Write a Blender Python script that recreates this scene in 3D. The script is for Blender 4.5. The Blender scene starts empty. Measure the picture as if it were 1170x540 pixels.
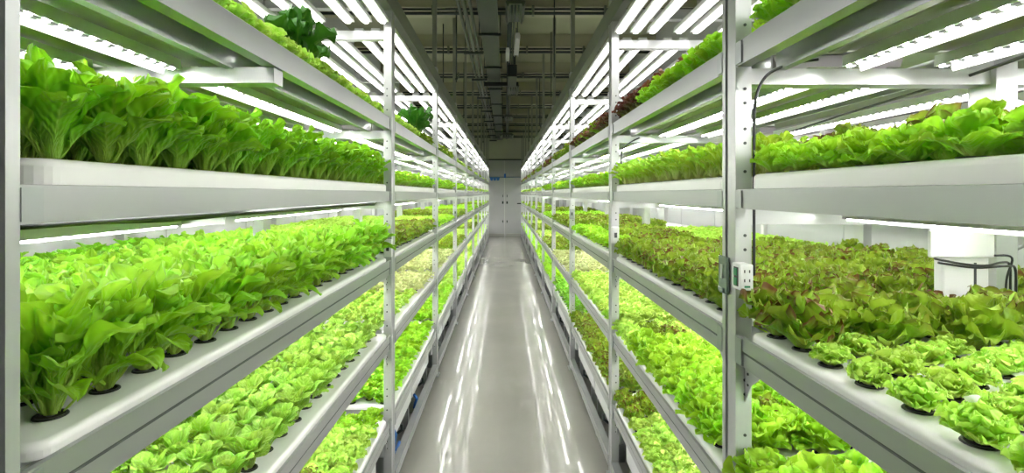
import bpy, math, random, os
from math import sin, cos, pi, radians as rad, sqrt
import numpy as np

scene = bpy.context.scene
COL = scene.collection
DEV = os.environ.get('FARM_DEV') == '1'
KEEP = {}
SHOWN = {}
# plants that show largest in the view are separate things; delta-coded spot numbers
for _lvl, _s in ((2, "0 1 1 1 1 1 1 14 1 1 1 1 1 1 18 96 1 1 1 1 1 1 1 1 1 1 1 1 1 1 6 1 1 1 1 1 1 1 1 1 1 1 1 1 1 6 2 1 1 1 1 1 1 1 1 1 1 1 1 1 9 6 1 2 1 206 1 1 1 1 1 1 1 1 1 1 1 1 1 1 1 1 1 1 1 11 1 1 1 1 2 1 1 1 6 1 4 3 1 2 7 1 1 2 1 2 1 1 1 1 1 2 9 1 1 1 1 2 1 1 1 1 11 2 1 1 1 14 2 1 4 1 50 2 1 1 18 1 73 1 1 1 1 1 1 1 1 1 1 1 1 1 1 1 1 1 1 1 15 1 1 1 1 17 90 1 1 1 1 1 1 1 1 1 1 12 57 2 2 1 2 1 1 3 6 8 1 1 17 74 4 5 8 7 1 15 1 1 15 1 174 3 2 1 227 3 3 105 92 3526 13 13 1 12 130 1 1 1 1 1 1 7 1 1 1 1 8 1 1 1 1 9 1 1 10 1 1 11 12 1 74 1 1 1 1 1 1 7 1 1 1 1 71 1 49 1 1 1 1 1 1 1 6 1 1 1 1 1 1 1 71 1 1 2 1 1 1 1 1 1 1 1 2 1 1 1 1 1 1 1 1 2 1 3 1 1 1 1 1 1 2 1 1 1 9 1 2 119 1 2 1 1 1 1 1 1 1 1 5 1 1 1 1 4 3 3 1 1 3 1 1 2 2 5 1 1 1 1 2 7 1 1 1 9 1 1 1 1 1 4 3 2 1 1 1 1 2 1 1 1 1 1 1 1 1 1 3 2 5 1 1 3 8 1 6 2 2 12 9 1 1 1 1 1 1 1 1 1 1 1 1 13 25 41 1 1 1 1 1 1 1 1 1 1 1 1 8 32 3 2 2 2 1 1 1 1 1 1 14 2 89 2 1 1 3 14 1 1 11 2 3 13 3 206 30 123 3 104 3 416"), (1, "40 1 1 1 112 26 19 1 1 1 2 1 1 1 1 3 230 1 1 1 1 1 1 1 6 5 1 1 2 3 1 3 1 3 3 2 1 5 3 7 15 14 1 2 5 1 13 3 1 1 14 1 1 1 1 10 2 2 2 1 1 2 1 9 1 1 1 2 4 12 1 1 1 1 3 1 15 2 1 13 1 1 3 19 1 35 3 5 1 1 1 1 1 19 1 1 2 1 13 2 1 67 1 1 1 1 76 1 1 1 2 2 3 4 1 2 1 1 1 1 2 1 1 1 1 1 1 4 2 8 1 1 1 1 1 68 1 1 1 1 1 1 2 1 1 2 1 1 1 2 1 1 1 1 1 1 2 1 2 1 1 3 1 1 1 1 1 1 1 1 1 1 1 1 1 4 6 1 1 1 1 1 1 1 168 1 1 1 1 1 1 3 1 2 3 1 1 2 2 12 4 62 17 17 16 2 2 1 1 2 11 1 14 1 2 1 3 1 2 6 1 8 1 8 2 2 2 1 7 1 1 1 1 1 1 1 1 1 2 1 2 1 15 1 85 2 1 1 3 1 1 1 1 1 1 1 1 51 1 1 1 1 1 1 1 1 1 1 1 1 1 1 1 1 1 1 1 1 1 2 1 1 1 1 1 1 1 15 2 65 1 1 1 1 2 1 1 1 1 1 1 1 1 1 1 1 2 1 1 4 1 1 1 1 1 1 2 1 1 1 1 1 1 1 1 1 1 1 1 1 1 1 1 2 1 3 2 2 2 1 1 162 1 1 1 1 2 1 1 2 1 1 1 3 7 3 38 6 11 3 3 10 13 7 1 2 2 4 9 5 2 11 2 1 2 12 4 5 6 2 3 4 3 5 1 3 4 4 3 1 2 2 1 2 1 1 2 2 1 1 1 1 2 1 102 4 3 52 2 1 1 1 1 3 2 3 1 10 3 1 1 1 65 8 7 12 3 1 14 2 100 12 16 32 16 16 16 12 4 21 2 3 1 1 2 62 53 16 347 150 132 1665 232 111 1 1 2 203 10 10 3 1 8 5 1 2 1 1 5 14 27 78 3 10 1 1 1 6 2 3 3 9 4 1 8 2 2 2 1 5 1 1 3 1 1 7 4 1 2 6 14 2 1 1 13 17 1 8 24 2 1 1 1 1 2 12 2 13 11 45 1 8 28 1 2 2 2 8 1 1 1 1 1 1 1 1 1 1 2 2 82 1 1 1 1 1 1 1 2 4 1 2 1 1 1 1 1 1 1 1 1 1 1 1 4 1 1 1 1 1 1 2 1 2 2 1 6 1 1 1 1 1 1 1 2 1 17 129 1 1 1 1 1 1 1 1 1 1 1 1 1 1 1 2 1 1 2 1 1 1 1 3 1 1 1 1 2 2 5 1 1 1 1 1 4 3 4 1 1 5 2 1 2 4 1 1 1 1 5 1 1 1 1 1 1 1 1 2 21 4 1 1 1 1 4 1 1 1 1 1 1 1 1 1 6 1 1 1 2 1 1 1 7 1 1 1 1 1 1 10 1 1 7 1 1 4 2 6 1 1 2 1 1 1 1 1 1 1 1 1 1 1 1 1 1 1 2 1 15 80 2 1 1 1 1 1 1 1 2 1 2 1 47 1 1 1 1 1 1 1 1 1 1 1 1 1 1 1 1 1 1 2 1 5 1 1 1 1 63 1 1 1 1 1 1 1 1 1 1 1 1 1 1 1 1 1 2 1 2 1 1 1 1 1 1 1 1 4 2 1 1 1 1 1 1 1 1 1 1 1 1 2 1 1 1 1 1 1 1 1 1 1 1 79 2 3 2 3 1 3 12 3 15 15 11 17 2 15 6 3 2 2 2 17 3 1 1 1 1 1 1 1 1 1 1 47 1 2 2 1 5 1 1 31 1 1 2 1 1 1 1 1 1 1 2 12 1 1 1 2 65 4 6 3 10 5 3 9 3 16 81 2 3 3 2 65 28 6 2 23 3 1 3 2 2 50 3 3 2 4 31 1 2 1 5 2 4 9 2 3 1 232 30 15 30 15 15 11 203")):
    _p = 0
    for _d in _s.split():
        _p += int(_d); KEEP[_p] = _lvl


# ------------------------------------------------------------------ materials
def mat_new(name):
    m = bpy.data.materials.new(name); m.use_nodes = True
    nt = m.node_tree
    return m, nt, nt.nodes['Principled BSDF']

def setp(b, **k):
    for a, v in k.items():
        b.inputs[a.replace('_', ' ')].default_value = v

def plain(name, col, rough=.4, metal=0., spec=.5, noise=0., nscale=20., bump=0., coat=0.):
    m, nt, b = mat_new(name)
    setp(b, Base_Color=(*col, 1), Roughness=rough, Metallic=metal)
    b.inputs['Specular IOR Level'].default_value = spec
    if coat: b.inputs['Coat Weight'].default_value = coat
    if noise or bump:
        tc = nt.nodes.new('ShaderNodeTexCoord')
        n = nt.nodes.new('ShaderNodeTexNoise'); n.inputs['Scale'].default_value = nscale; n.inputs['Detail'].default_value = 4
        nt.links.new(tc.outputs['Object'], n.inputs['Vector'])
        if noise:
            r = nt.nodes.new('ShaderNodeMapRange'); r.inputs['To Min'].default_value = 1 - noise; r.inputs['To Max'].default_value = 1 + noise
            nt.links.new(n.outputs['Fac'], r.inputs['Value'])
            mx = nt.nodes.new('ShaderNodeMix'); mx.data_type = 'RGBA'; mx.blend_type = 'MULTIPLY'; mx.inputs['Factor'].default_value = 1
            mx.inputs['A'].default_value = (*col, 1)
            nt.links.new(r.outputs['Result'], mx.inputs['B']); nt.links.new(mx.outputs['Result'], b.inputs['Base Color'])
        if bump:
            bp = nt.nodes.new('ShaderNodeBump'); bp.inputs['Strength'].default_value = bump; bp.inputs['Distance'].default_value = .01
            nt.links.new(n.outputs['Fac'], bp.inputs['Height']); nt.links.new(bp.outputs['Normal'], b.inputs['Normal'])
    return m

M = {}
M['post'] = plain('painted_steel', (.52, .53, .53), .30, .38, noise=.05, nscale=6)
M['rail'] = plain('rail_aluminium', (.385, .395, .395), .28, .48, noise=.05, nscale=5)
M['dark'] = plain('dark_slot', (.05, .055, .055), .6)
M['groove'] = plain('groove_shadow_gap', (.085, .095, .09), .5, .3)
M['bracket'] = plain('bracket_steel', (.36, .38, .38), .35, .6)
M['lid'] = plain('white_raft_plastic', (.86, .86, .84), .26, 0, noise=.04, nscale=8)
M['basin'] = plain('basin_grey_plastic', (.33, .305, .325), .45, 0, noise=.05, nscale=3)
M['cup'] = plain('black_cup_plastic', (.012, .013, .012), .4)
M['medium'] = plain('dark_growing_plug', (.03, .026, .018), .9)
M['housing'] = plain('white_light_housing', (.86, .87, .86), .35)
M['wall'] = plain('white_wall_panel', (.52, .54, .53), .45, noise=.02, nscale=1.5)
M['endwall'] = plain('grey_wall_panel', (.36, .37, .36), .42, noise=.05, nscale=1.2)
M['uwall'] = plain('upper_wall_plaster', (.40, .41, .31), .8, noise=.08, nscale=1.5)
M['ceil'] = plain('ceiling_concrete', (.30, .31, .20), .85, noise=.12, nscale=1.1)
M['beam'] = plain('beam_concrete', (.36, .35, .24), .85, noise=.10, nscale=1.3)
M['pipe'] = plain('dark_pipe', (.028, .04, .036), .4, .4)
M['gpipe'] = plain('grey_conduit', (.13, .145, .115), .4, .5)
M['ctray'] = plain('galvanised_tray', (.045, .055, .042), .45, .4, noise=.15, nscale=9)
M['hanger'] = plain('hanger_steel', (.24, .26, .21), .45, .5)
M['cable'] = plain('black_cable', (.015, .017, .017), .45)
M['white'] = plain('white_plastic', (.80, .81, .79), .35)
M['green'] = plain('green_switch', (.02, .22, .08), .4)
M['blue'] = plain('blue_plastic', (.02, .12, .42), .35)
M['bluebar'] = plain('blue_grey_pipe', (.10, .17, .26), .4)
M['endstrip'] = plain('pale_grey_strip', (.46, .47, .46), .4)
M['yellow'] = plain('baseboard_grey', (.30, .31, .27), .6)
M['tank'] = plain('white_tank_plastic', (.70, .72, .71), .4)

# clear latch
m, nt, b = mat_new('clear_green_plastic'); M['latch'] = m
setp(b, Base_Color=(.30, .40, .34, 1), Roughness=.12); b.inputs['Transmission Weight'].default_value = .45

# floor
def floor_mat():
    m, nt, b = mat_new('epoxy_floor')
    tc = nt.nodes.new('ShaderNodeTexCoord')
    n = nt.nodes.new('ShaderNodeTexNoise'); n.inputs['Scale'].default_value = 1.3; n.inputs['Detail'].default_value = 6
    nt.links.new(tc.outputs['Object'], n.inputs['Vector'])
    cr = nt.nodes.new('ShaderNodeValToRGB')
    cr.color_ramp.elements[0].position = .3; cr.color_ramp.elements[0].color = (.33, .325, .29, 1)
    cr.color_ramp.elements[1].position = .7; cr.color_ramp.elements[1].color = (.37, .365, .325, 1)
    nt.links.new(n.outputs['Fac'], cr.inputs['Fac']); nt.links.new(cr.outputs['Color'], b.inputs['Base Color'])
    n2 = nt.nodes.new('ShaderNodeTexNoise'); n2.inputs['Scale'].default_value = 13; n2.inputs['Detail'].default_value = 3
    nt.links.new(tc.outputs['Object'], n2.inputs['Vector'])
    bp = nt.nodes.new('ShaderNodeBump'); bp.inputs['Strength'].default_value = .07; bp.inputs['Distance'].default_value = .008
    nt.links.new(n2.outputs['Fac'], bp.inputs['Height']); nt.links.new(bp.outputs['Normal'], b.inputs['Normal'])
    mr = nt.nodes.new('ShaderNodeMapRange'); mr.inputs['To Min'].default_value = .16; mr.inputs['To Max'].default_value = .26
    nt.links.new(n.outputs['Fac'], mr.inputs['Value']); nt.links.new(mr.outputs['Result'], b.inputs['Roughness'])
    b.inputs['Specular IOR Level'].default_value = .2; b.inputs['Coat Weight'].default_value = .45; b.inputs['Coat Roughness'].default_value = .035
    nt.links.new(bp.outputs['Normal'], b.inputs['Coat Normal'])
    return m
M['floor'] = floor_mat()

# LED strips: dotted diodes along the bar (object Y)
def led_mat(name, hi, lo, pitch=.04):
    m, nt, b = mat_new(name)
    tc = nt.nodes.new('ShaderNodeTexCoord'); sp = nt.nodes.new('ShaderNodeSeparateXYZ')
    nt.links.new(tc.outputs['Object'], sp.inputs['Vector'])
    a = nt.nodes.new('ShaderNodeMath'); a.operation = 'MULTIPLY'; a.inputs[1].default_value = 2 * pi / pitch
    nt.links.new(sp.outputs['Y'], a.inputs[0])
    s = nt.nodes.new('ShaderNodeMath'); s.operation = 'SINE'; nt.links.new(a.outputs[0], s.inputs[0])
    r = nt.nodes.new('ShaderNodeMapRange'); r.inputs['From Min'].default_value = .15; r.inputs['From Max'].default_value = .45
    r.inputs['To Min'].default_value = lo; r.inputs['To Max'].default_value = hi
    nt.links.new(s.outputs[0], r.inputs['Value'])
    setp(b, Base_Color=(.16, .16, .17, 1)); b.inputs['Emission Color'].default_value = (1, .985, .955, 1)
    nt.links.new(r.outputs['Result'], b.inputs['Emission Strength'])
    return m
LED = 1.0
M['led'] = led_mat('led_diode_strip', 100 * LED, .08 * LED)
M['proud_led'] = led_mat('side_lit_led_strip', 40 * LED, 8 * LED)
M['front_led'] = led_mat('front_led_strip', 42 * LED, .5 * LED)
M['tube'] = led_mat('led_tube_diffuser', 6 * LED, 5 * LED)

# leaves ------------------------------------------------------------
def leaf_mat(name, stem, mid, tip, rib, tipstart=.75, transl=.35, rough=.36, vein=.35, edge=None, var=.17, huev=.010):
    m, nt, b = mat_new(name)
    L = nt.links.new
    def attr(n):
        a = nt.nodes.new('ShaderNodeAttribute'); a.attribute_name = n; return a.outputs['Fac']
    def math_(op, a, c=None, clamp=False):
        n = nt.nodes.new('ShaderNodeMath'); n.operation = op; n.use_clamp = clamp
        for i, v in enumerate((a, c)):
            if v is None: continue
            if isinstance(v, (int, float)): n.inputs[i].default_value = v
            else: L(v, n.inputs[i])
        return n.outputs[0]
    al, ac, ti = attr('along'), attr('across'), attr('tint')
    oi = nt.nodes.new('ShaderNodeObjectInfo')
    rnd = math_('FRACT', math_('ADD', ti, oi.outputs['Random']))
    cr = nt.nodes.new('ShaderNodeValToRGB'); e = cr.color_ramp.elements
    e[0].position = 0; e[0].color = (*stem, 1)
    e[1].position = 1; e[1].color = (*tip, 1)
    x = e.new(.28); x.color = (*[(p + q) / 2 for p, q in zip(stem, mid)], 1)
    x = e.new(.45); x.color = (*mid, 1)
    x = e.new(tipstart); x.color = (*mid, 1)
    L(al, cr.inputs['Fac'])
    col = cr.outputs['Color']
    if edge:
        mx = nt.nodes.new('ShaderNodeMix'); mx.data_type = 'RGBA'
        f = math_('MULTIPLY', math_('POWER', ac, 1.6), math_('MULTIPLY', math_('POWER', al, 1.5), math_('SUBTRACT', math_('MULTIPLY', rnd, 2.0), .45)), True)
        L(f, mx.inputs['Factor']); L(col, mx.inputs['A']); mx.inputs['B'].default_value = (*edge, 1); col = mx.outputs['Result']
    mx = nt.nodes.new('ShaderNodeMix'); mx.data_type = 'RGBA'
    f = math_('MULTIPLY', math_('SUBTRACT', 1.0, math_('MULTIPLY', ac, 7.0), True), math_('SUBTRACT', .95, math_('MULTIPLY', al, .75), True), True)
    L(f, mx.inputs['Factor']); L(col, mx.inputs['A']); mx.inputs['B'].default_value = (*rib, 1); col = mx.outputs['Result']
    hs = nt.nodes.new('ShaderNodeHueSaturation')
    L(math_('ADD', math_('MULTIPLY', rnd, huev * 2), .5 - huev), hs.inputs['Hue'])
    L(math_('ADD', math_('MULTIPLY', rnd, var * 2), 1 - var), hs.inputs['Value'])
    L(col, hs.inputs['Color']); col = hs.outputs['Color']
    L(col, b.inputs['Base Color']); b.inputs['Roughness'].default_value = rough
    b.inputs['Specular IOR Level'].default_value = .35
    # veins
    w = math_('SINE', math_('MULTIPLY', math_('SUBTRACT', al, math_('MULTIPLY', ac, .22)), 48.0))
    w = math_('ADD', w, math_('MULTIPLY', math_('SINE', math_('MULTIPLY', ac, 21.0)), .4))
    bp = nt.nodes.new('ShaderNodeBump'); bp.inputs['Strength'].default_value = vein; bp.inputs['Distance'].default_value = .0022
    L(w, bp.inputs['Height']); L(bp.outputs['Normal'], b.inputs['Normal'])
    tr = nt.nodes.new('ShaderNodeBsdfTranslucent')
    g = nt.nodes.new('ShaderNodeMix'); g.data_type = 'RGBA'; g.blend_type = 'MULTIPLY'; g.inputs['Factor'].default_value = 1
    L(col, g.inputs['A']); g.inputs['B'].default_value = (1.25, 1.2, .7, 1); L(g.outputs['Result'], tr.inputs['Color'])
    ms = nt.nodes.new('ShaderNodeMixShader'); ms.inputs['Fac'].default_value = transl
    L(b.outputs[0], ms.inputs[1]); L(tr.outputs[0], ms.inputs[2]); L(ms.outputs[0], nt.nodes['Material Output'].inputs['Surface'])
    return m

LM = {}
LM['frilly_lettuce'] = leaf_mat('leaf_lime', (.66, .78, .30), (.41, .67, .085), (.57, .80, .18), (.64, .78, .28))
LM['green_lettuce'] = leaf_mat('leaf_bright_green', (.52, .68, .18), (.31, .62, .022), (.42, .72, .07), (.46, .68, .13))
LM['romaine_lettuce'] = leaf_mat('leaf_romaine', (.46, .64, .14), (.25, .54, .018), (.37, .67, .07), (.46, .68, .16), vein=.5)
LM['swiss_chard'] = leaf_mat('leaf_chard', (.42, .64, .10), (.19, .48, .010), (.27, .57, .025), (.44, .66, .11), transl=.35, rough=.30, vein=.6)
LM['pak_choi'] = leaf_mat('leaf_pak_choi', (.52, .70, .18), (.28, .53, .05), (.40, .64, .11), (.48, .68, .18), transl=.30, rough=.42, vein=.7)
LM['red_lettuce'] = leaf_mat('leaf_red_tipped', (.44, .62, .12), (.25, .50, .028), (.28, .42, .045), (.38, .56, .10), tipstart=.66, edge=(.115, .045, .020), var=.28, huev=.015)
LM['purple_lettuce'] = leaf_mat('leaf_purple', (.30, .40, .09), (.15, .13, .045), (.16, .05, .045), (.26, .24, .09), tipstart=.55, edge=(.18, .045, .05), var=.35, huev=.04)
LM['curly_kale'] = leaf_mat('leaf_kale', (.20, .40, .07), (.04, .17, .016), (.05, .20, .022), (.16, .35, .06), transl=.2, rough=.42)
LM['pale_endive'] = leaf_mat('leaf_pale', (.68, .72, .45), (.46, .52, .24), (.56, .62, .34), (.6, .66, .4), tipstart=.8)
LM['basil'] = leaf_mat('leaf_basil', (.34, .54, .10), (.17, .44, .018), (.24, .54, .035), (.28, .5, .07), vein=.5)
LM['tall_lettuce'] = leaf_mat('leaf_pale_stemmed', (.80, .82, .42), (.40, .62, .05), (.34, .62, .05), (.72, .78, .32), vein=.5)

# ------------------------------------------------------------------ mesh helpers
class MB:
    def __init__(s): s.v = []; s.f = []; s.m = []; s.sm = []
    def add(s, vs, fs, mi=0, smooth=False):
        o = len(s.v); s.v += vs
        for f in fs: s.f.append([o + i for i in f]); s.m.append(mi); s.sm.append(smooth)
    def box(s, x0, x1, y0, y1, z0, z1, mi=0):
        x0, x1 = min(x0, x1), max(x0, x1); y0, y1 = min(y0, y1), max(y0, y1); z0, z1 = min(z0, z1), max(z0, z1)
        v = [(x, y, z) for z in (z0, z1) for y in (y0, y1) for x in (x0, x1)]
        s.add(v, [(0, 2, 3, 1), (4, 5, 7, 6), (0, 1, 5, 4), (2, 6, 7, 3), (0, 4, 6, 2), (1, 3, 7, 5)], mi)
    def extrude(s, poly, a, b, axis, mi=0, seg_m=None):
        """poly: 2-D outline; axis 'y': points are (x,z); 'z': (x,y); 'x': (y,z)"""
        def P(p, t):
            return {'y': (p[0], t, p[1]), 'z': (p[0], p[1], t), 'x': (t, p[0], p[1])}[axis]
        n = len(poly); o = len(s.v)
        s.v += [P(p, a) for p in poly] + [P(p, b) for p in poly]
        for i in range(n):
            j = (i + 1) % n
            s.f.append([o + i, o + j, o + n + j, o + n + i]); s.m.append(seg_m[i] if seg_m else mi); s.sm.append(False)
        s.f.append([o + i for i in range(n)][::-1]); s.m.append(mi); s.sm.append(False)
        s.f.append([o + n + i for i in range(n)]); s.m.append(mi); s.sm.append(False)
    def tube(s, pts, r, n=8, mi=0, cap=True):
        from mathutils import Vector
        pts = [Vector(p) for p in pts]; o = len(s.v); prev = None
        for i, p in enumerate(pts):
            t = (pts[min(i + 1, len(pts) - 1)] - pts[max(i - 1, 0)]).normalized()
            u = prev - t * prev.dot(t) if prev else (Vector((0, 0, 1)) if abs(t.z) < .9 else Vector((1, 0, 0))).cross(t)
            u.normalize(); prev = u; w = t.cross(u)
            for k in range(n):
                a = 2 * pi * k / n
                s.v.append(tuple(p + (u * cos(a) + w * sin(a)) * r))
        for i in range(len(pts) - 1):
            for k in range(n):
                k2 = (k + 1) % n
                s.f.append([o + i * n + k, o + i * n + k2, o + (i + 1) * n + k2, o + (i + 1) * n + k]); s.m.append(mi); s.sm.append(True)
        if cap:
            s.f.append([o + k for k in range(n)][::-1]); s.m.append(mi); s.sm.append(False)
            e = o + (len(pts) - 1) * n
            s.f.append([e + k for k in range(n)]); s.m.append(mi); s.sm.append(False)
    def disc(s, c, r, axis='y', n=10, d=.002, mi=0):
        x, y, z = c
        q = {'y': (0, d, 0), 'x': (d, 0, 0), 'z': (0, 0, d)}[axis]
        s.tube([(x - q[0] / 2, y - q[1] / 2, z - q[2] / 2), (x + q[0] / 2, y + q[1] / 2, z + q[2] / 2)], r, n, mi)
    def mesh(s, name, mats, fix=True):
        me = bpy.data.meshes.new(name)
        me.from_pydata(s.v, [], s.f)
        for q in mats: me.materials.append(q)
        me.polygons.foreach_set('material_index', s.m)
        me.polygons.foreach_set('use_smooth', s.sm)
        if fix:
            import bmesh
            bm = bmesh.new(); bm.from_mesh(me); bmesh.ops.recalc_face_normals(bm, faces=bm.faces); bm.to_mesh(me); bm.free()
        me.update()
        return me
    def build(s, name, mats, parent=None, loc=None, fix=True):
        if not isinstance(mats, (list, tuple)): mats = [mats]
        return link(name, s.mesh(name, mats, fix), parent, loc)

def link(name, data, parent=None, loc=None):
    o = bpy.data.objects.new(name, data); COL.objects.link(o)
    if parent is not None: o.parent = parent
    if loc is not None: o.location = loc
    return o

def tag(o, label=None, cat=None, group=None, kind=None):
    if label: o['label'] = label
    if cat: o['category'] = cat
    if group: o['group'] = group
    if kind: o['kind'] = kind
    return o

def empty(name, loc, label=None, cat=None, group=None):
    o = bpy.data.objects.new(name, None); COL.objects.link(o); o.location = loc; o.empty_display_size = .05
    return tag(o, label, cat, group)

def structure(mb, name, mats, label=None):
    o = mb.build(name, mats); o['kind'] = 'structure'
    if label: o['label'] = label
    o['category'] = name.split('_')[0]
    return o

def bevel(o, w=.003, seg=2):
    b = o.modifiers.new('bevel', 'BEVEL'); b.width = w; b.segments = seg; b.limit_method = 'ANGLE'; b.angle_limit = rad(40)
    return o

# ------------------------------------------------------------------ layout numbers
CAMH = 1.75
SIDES = {'left': -1, 'right': 1}
POSTS = {'right': [-.45, 1.57, 3.29, 5.31, 7.30, 9.30, 11.3, 13.3, 15.3, 17.3, 19.3, 21.2],
         'left': [.704, 3.10, 5.11, 7.10, 9.10, 11.15, 13.2, 15.2, 17.2, 19.2, 21.1]}
RAIL_TOP = {'left': [.46, .943, 1.37, 1.762, 2.18], 'right': [.47, .90, 1.355, 1.762, 2.175]}
RAIL_H = [.078, .080, .082, .054, .068]
LIFT = [.020, .020, .020, .040, .012]
ROW_X0 = {'left': .735, 'right': .712}
PITCH = {'left': .108, 'right': .117}
ROW_D = {'left': .098, 'right': .1015}
LEVEL_WORD = ['bottom shelf', 'second shelf', 'third shelf', 'fourth shelf', 'top shelf']
NTH = 'first second third fourth fifth sixth seventh eighth ninth tenth eleventh twelfth thirteenth fourteenth fifteenth sixteenth seventeenth eighteenth nineteenth twentieth twenty-first twenty-second twenty-third twenty-fourth twenty-fifth twenty-sixth twenty-seventh twenty-eighth twenty-ninth thirtieth'.split()
def bay_word(side, b):
    return ("%s rack's nearest bay" % side) if b == 0 else "%s rack's %s bay" % (side, NTH[b])

ROOM_Y0, ROOM_Y1, ROOM_X, CEIL = -2.6, 21.75, 2.42, 4.30

# ------------------------------------------------------------------ room shell
mb = MB(); mb.box(-ROOM_X - .1, ROOM_X + .1, ROOM_Y0 - .1, ROOM_Y1 + .1, -.12, 0); structure(mb, 'floor', M['floor'], 'glossy grey epoxy floor of the aisle')
mb = MB(); mb.box(-ROOM_X - .1, ROOM_X + .1, ROOM_Y0 - .1, ROOM_Y1 + .1, CEIL, CEIL + .12); structure(mb, 'ceiling', M['ceil'], 'dim olive concrete ceiling')
for side, s in SIDES.items():
    mb = MB(); mb.box(s * ROOM_X, s * (ROOM_X + .1), ROOM_Y0, ROOM_Y1, 0, CEIL)
    y = ROOM_Y0 + .6
    while y < ROOM_Y1:      # panel joint strips
        mb.box(s * (ROOM_X - .006), s * ROOM_X, y, y + .03, 0, 3.1); y += 1.15
    structure(mb, 'wall_' + side, M['wall'], 'white panel wall behind the %s rack' % side)
mb = MB(); mb.box(-ROOM_X, ROOM_X, ROOM_Y0 - .1, ROOM_Y0, 0, CEIL); structure(mb, 'wall_front', M['wall'], 'white wall behind the camera')
mb = MB(); mb.box(-ROOM_X, ROOM_X, ROOM_Y1, ROOM_Y1 + .1, 0, CEIL); structure(mb, 'wall_back', M['uwall'], 'olive end wall above the doors')
mb = MB()
mb.box(-ROOM_X, -.02, ROOM_Y1 - .03, ROOM_Y1 - .001, 2.46, 3.13); mb.box(.02, ROOM_X, ROOM_Y1 - .03, ROOM_Y1 - .001, 2.46, 3.13)
mb.box(-ROOM_X, ROOM_X, ROOM_Y1 - .04, ROOM_Y1 - .001, 3.13, 3.18, 1)
structure(mb, 'trim_1', [M['endwall'], M['pipe']], 'grey transom panels above the end doors')
mb = MB(); mb.box(-ROOM_X, -.80, ROOM_Y1 - .03, ROOM_Y1 - .001, .10, 2.40); mb.box(.80, ROOM_X, ROOM_Y1 - .03, ROOM_Y1 - .001, .10, 2.40)
structure(mb, 'trim_2', M['endwall'], 'grey panels beside the end doors')
mb = MB(); mb.box(-ROOM_X, ROOM_X, ROOM_Y1 - .045, ROOM_Y1 - .001, 0, .09); structure(mb, 'baseboard_back', M['yellow'], 'grey kick strip under the end doors')
for n, (x0, x1, hx) in enumerate(((-.78, -.035, -.09), (.055, .78, .085)), 1):
    mb = MB(); mb.box(x0, x1, ROOM_Y1 - .035, ROOM_Y1 - .004, .10, 2.40)
    mb.box(x0, x1, ROOM_Y1 - .038, ROOM_Y1 - .035, 1.20, 1.215)
    d = structure(mb, 'door_%d' % n, M['endwall'], '%s leaf of the grey double door at the aisle end' % ('left', 'right')[n - 1])
    mb = MB(); mb.box(hx - .03, hx + .03, ROOM_Y1 - .075, ROOM_Y1 - .036, 1.33, 1.43); bevel(mb.build('lock_case', M['pipe'], d))
    mb = MB(); mb.box(hx - .012, hx + .012, ROOM_Y1 - .10, ROOM_Y1 - .036, 1.60, 1.70); bevel(mb.build('door_pull', M['pipe'], d))
    mb = MB(); mb.tube([(hx, ROOM_Y1 - .07, .55), (hx, ROOM_Y1 - .07, .65)], .015, 8); mb.box(hx - .02, hx + .02, ROOM_Y1 - .06, ROOM_Y1 - .036, .58, .62); mb.build('floor_bolt', M['pipe'], d)
mb = MB(); mb.box(-.033, -.004, ROOM_Y1 - .05, ROOM_Y1 - .004, .0, 3.12); mb.box(.004, .05, ROOM_Y1 - .05, ROOM_Y1 - .004, .0, 3.12, 1)
structure(mb, 'trim_3', [M['endstrip'], M['endwall']], 'white centre strip between the end doors')
r = empty('door_rail_pipe', (0, ROOM_Y1 - .08, 2.43), 'blue-grey rail pipe running across above the end doors', 'pipe')
mb = MB(); mb.tube([(-1.2, 0, 0), (1.2, 0, 0)], .018, 10); mb.build('rail', M['bluebar'], r)
mb = MB(); mb.box(-.04, .04, -.03, .075, -.03, .14); bevel(mb.build('centre_clamp', M['blue'], r), .008)
r = empty('blue_roller_bracket', (-.42, ROOM_Y1 - .09, 2.34), 'blue roller bracket hanging under the pipe at the left end door', 'bracket')
for dx in (-.13, 0, .13):
    mb = MB(); mb.tube([(dx, -.03, 0), (dx, .03, 0)], .06, 12); mb.build('roller', M['blue'], r)
mb = MB(); mb.box(-.20, .20, -.012, .05, .03, .075); mb.build('carrier_bar', M['blue'], r)
mb = MB(); mb.tube([(.50, ROOM_Y1 - .09, 1.34), (.78, ROOM_Y1 - .09, 1.34)], .02, 8)
for x in (.53, .75): mb.tube([(x, ROOM_Y1 - .09, 1.34), (x, ROOM_Y1 - .03, 1.34)], .012, 6)
tag(mb.build('push_bar', M['pipe']), 'dark push bar on the right end door', 'handle')

# ceiling beams
y = 6.62; k = 0
while y < ROOM_Y1 - .4:
    mb = MB(); mb.box(-ROOM_X, ROOM_X, y, y + .42, CEIL - .20, CEIL + .01)
    bevel(structure(mb, 'ceiling_beam', M['beam'], '%s concrete ceiling beam along the aisle' % NTH[k]), .01)
    c = empty('crossing_conduit', (0, y - .06, CEIL - .30), '%s pair of dark conduits crossing under the ceiling' % NTH[k], 'conduit', 'conduits crossing the ceiling')
    for dz, rr, yy in ((0, .022, 0), (.055, .016, .012)):
        mb = MB(); mb.tube([(-ROOM_X, yy, dz), (ROOM_X, yy, dz)], rr, 8); mb.build('pipe', M['pipe'], c)
    for x in (-1.9, -.9, .35, 1.25):
        mb = MB(); mb.box(x - .015, x + .015, -.035, .035, -.03, .09); mb.build('clip', M['gpipe'], c)
    y += 1.80; k += 1
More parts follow.
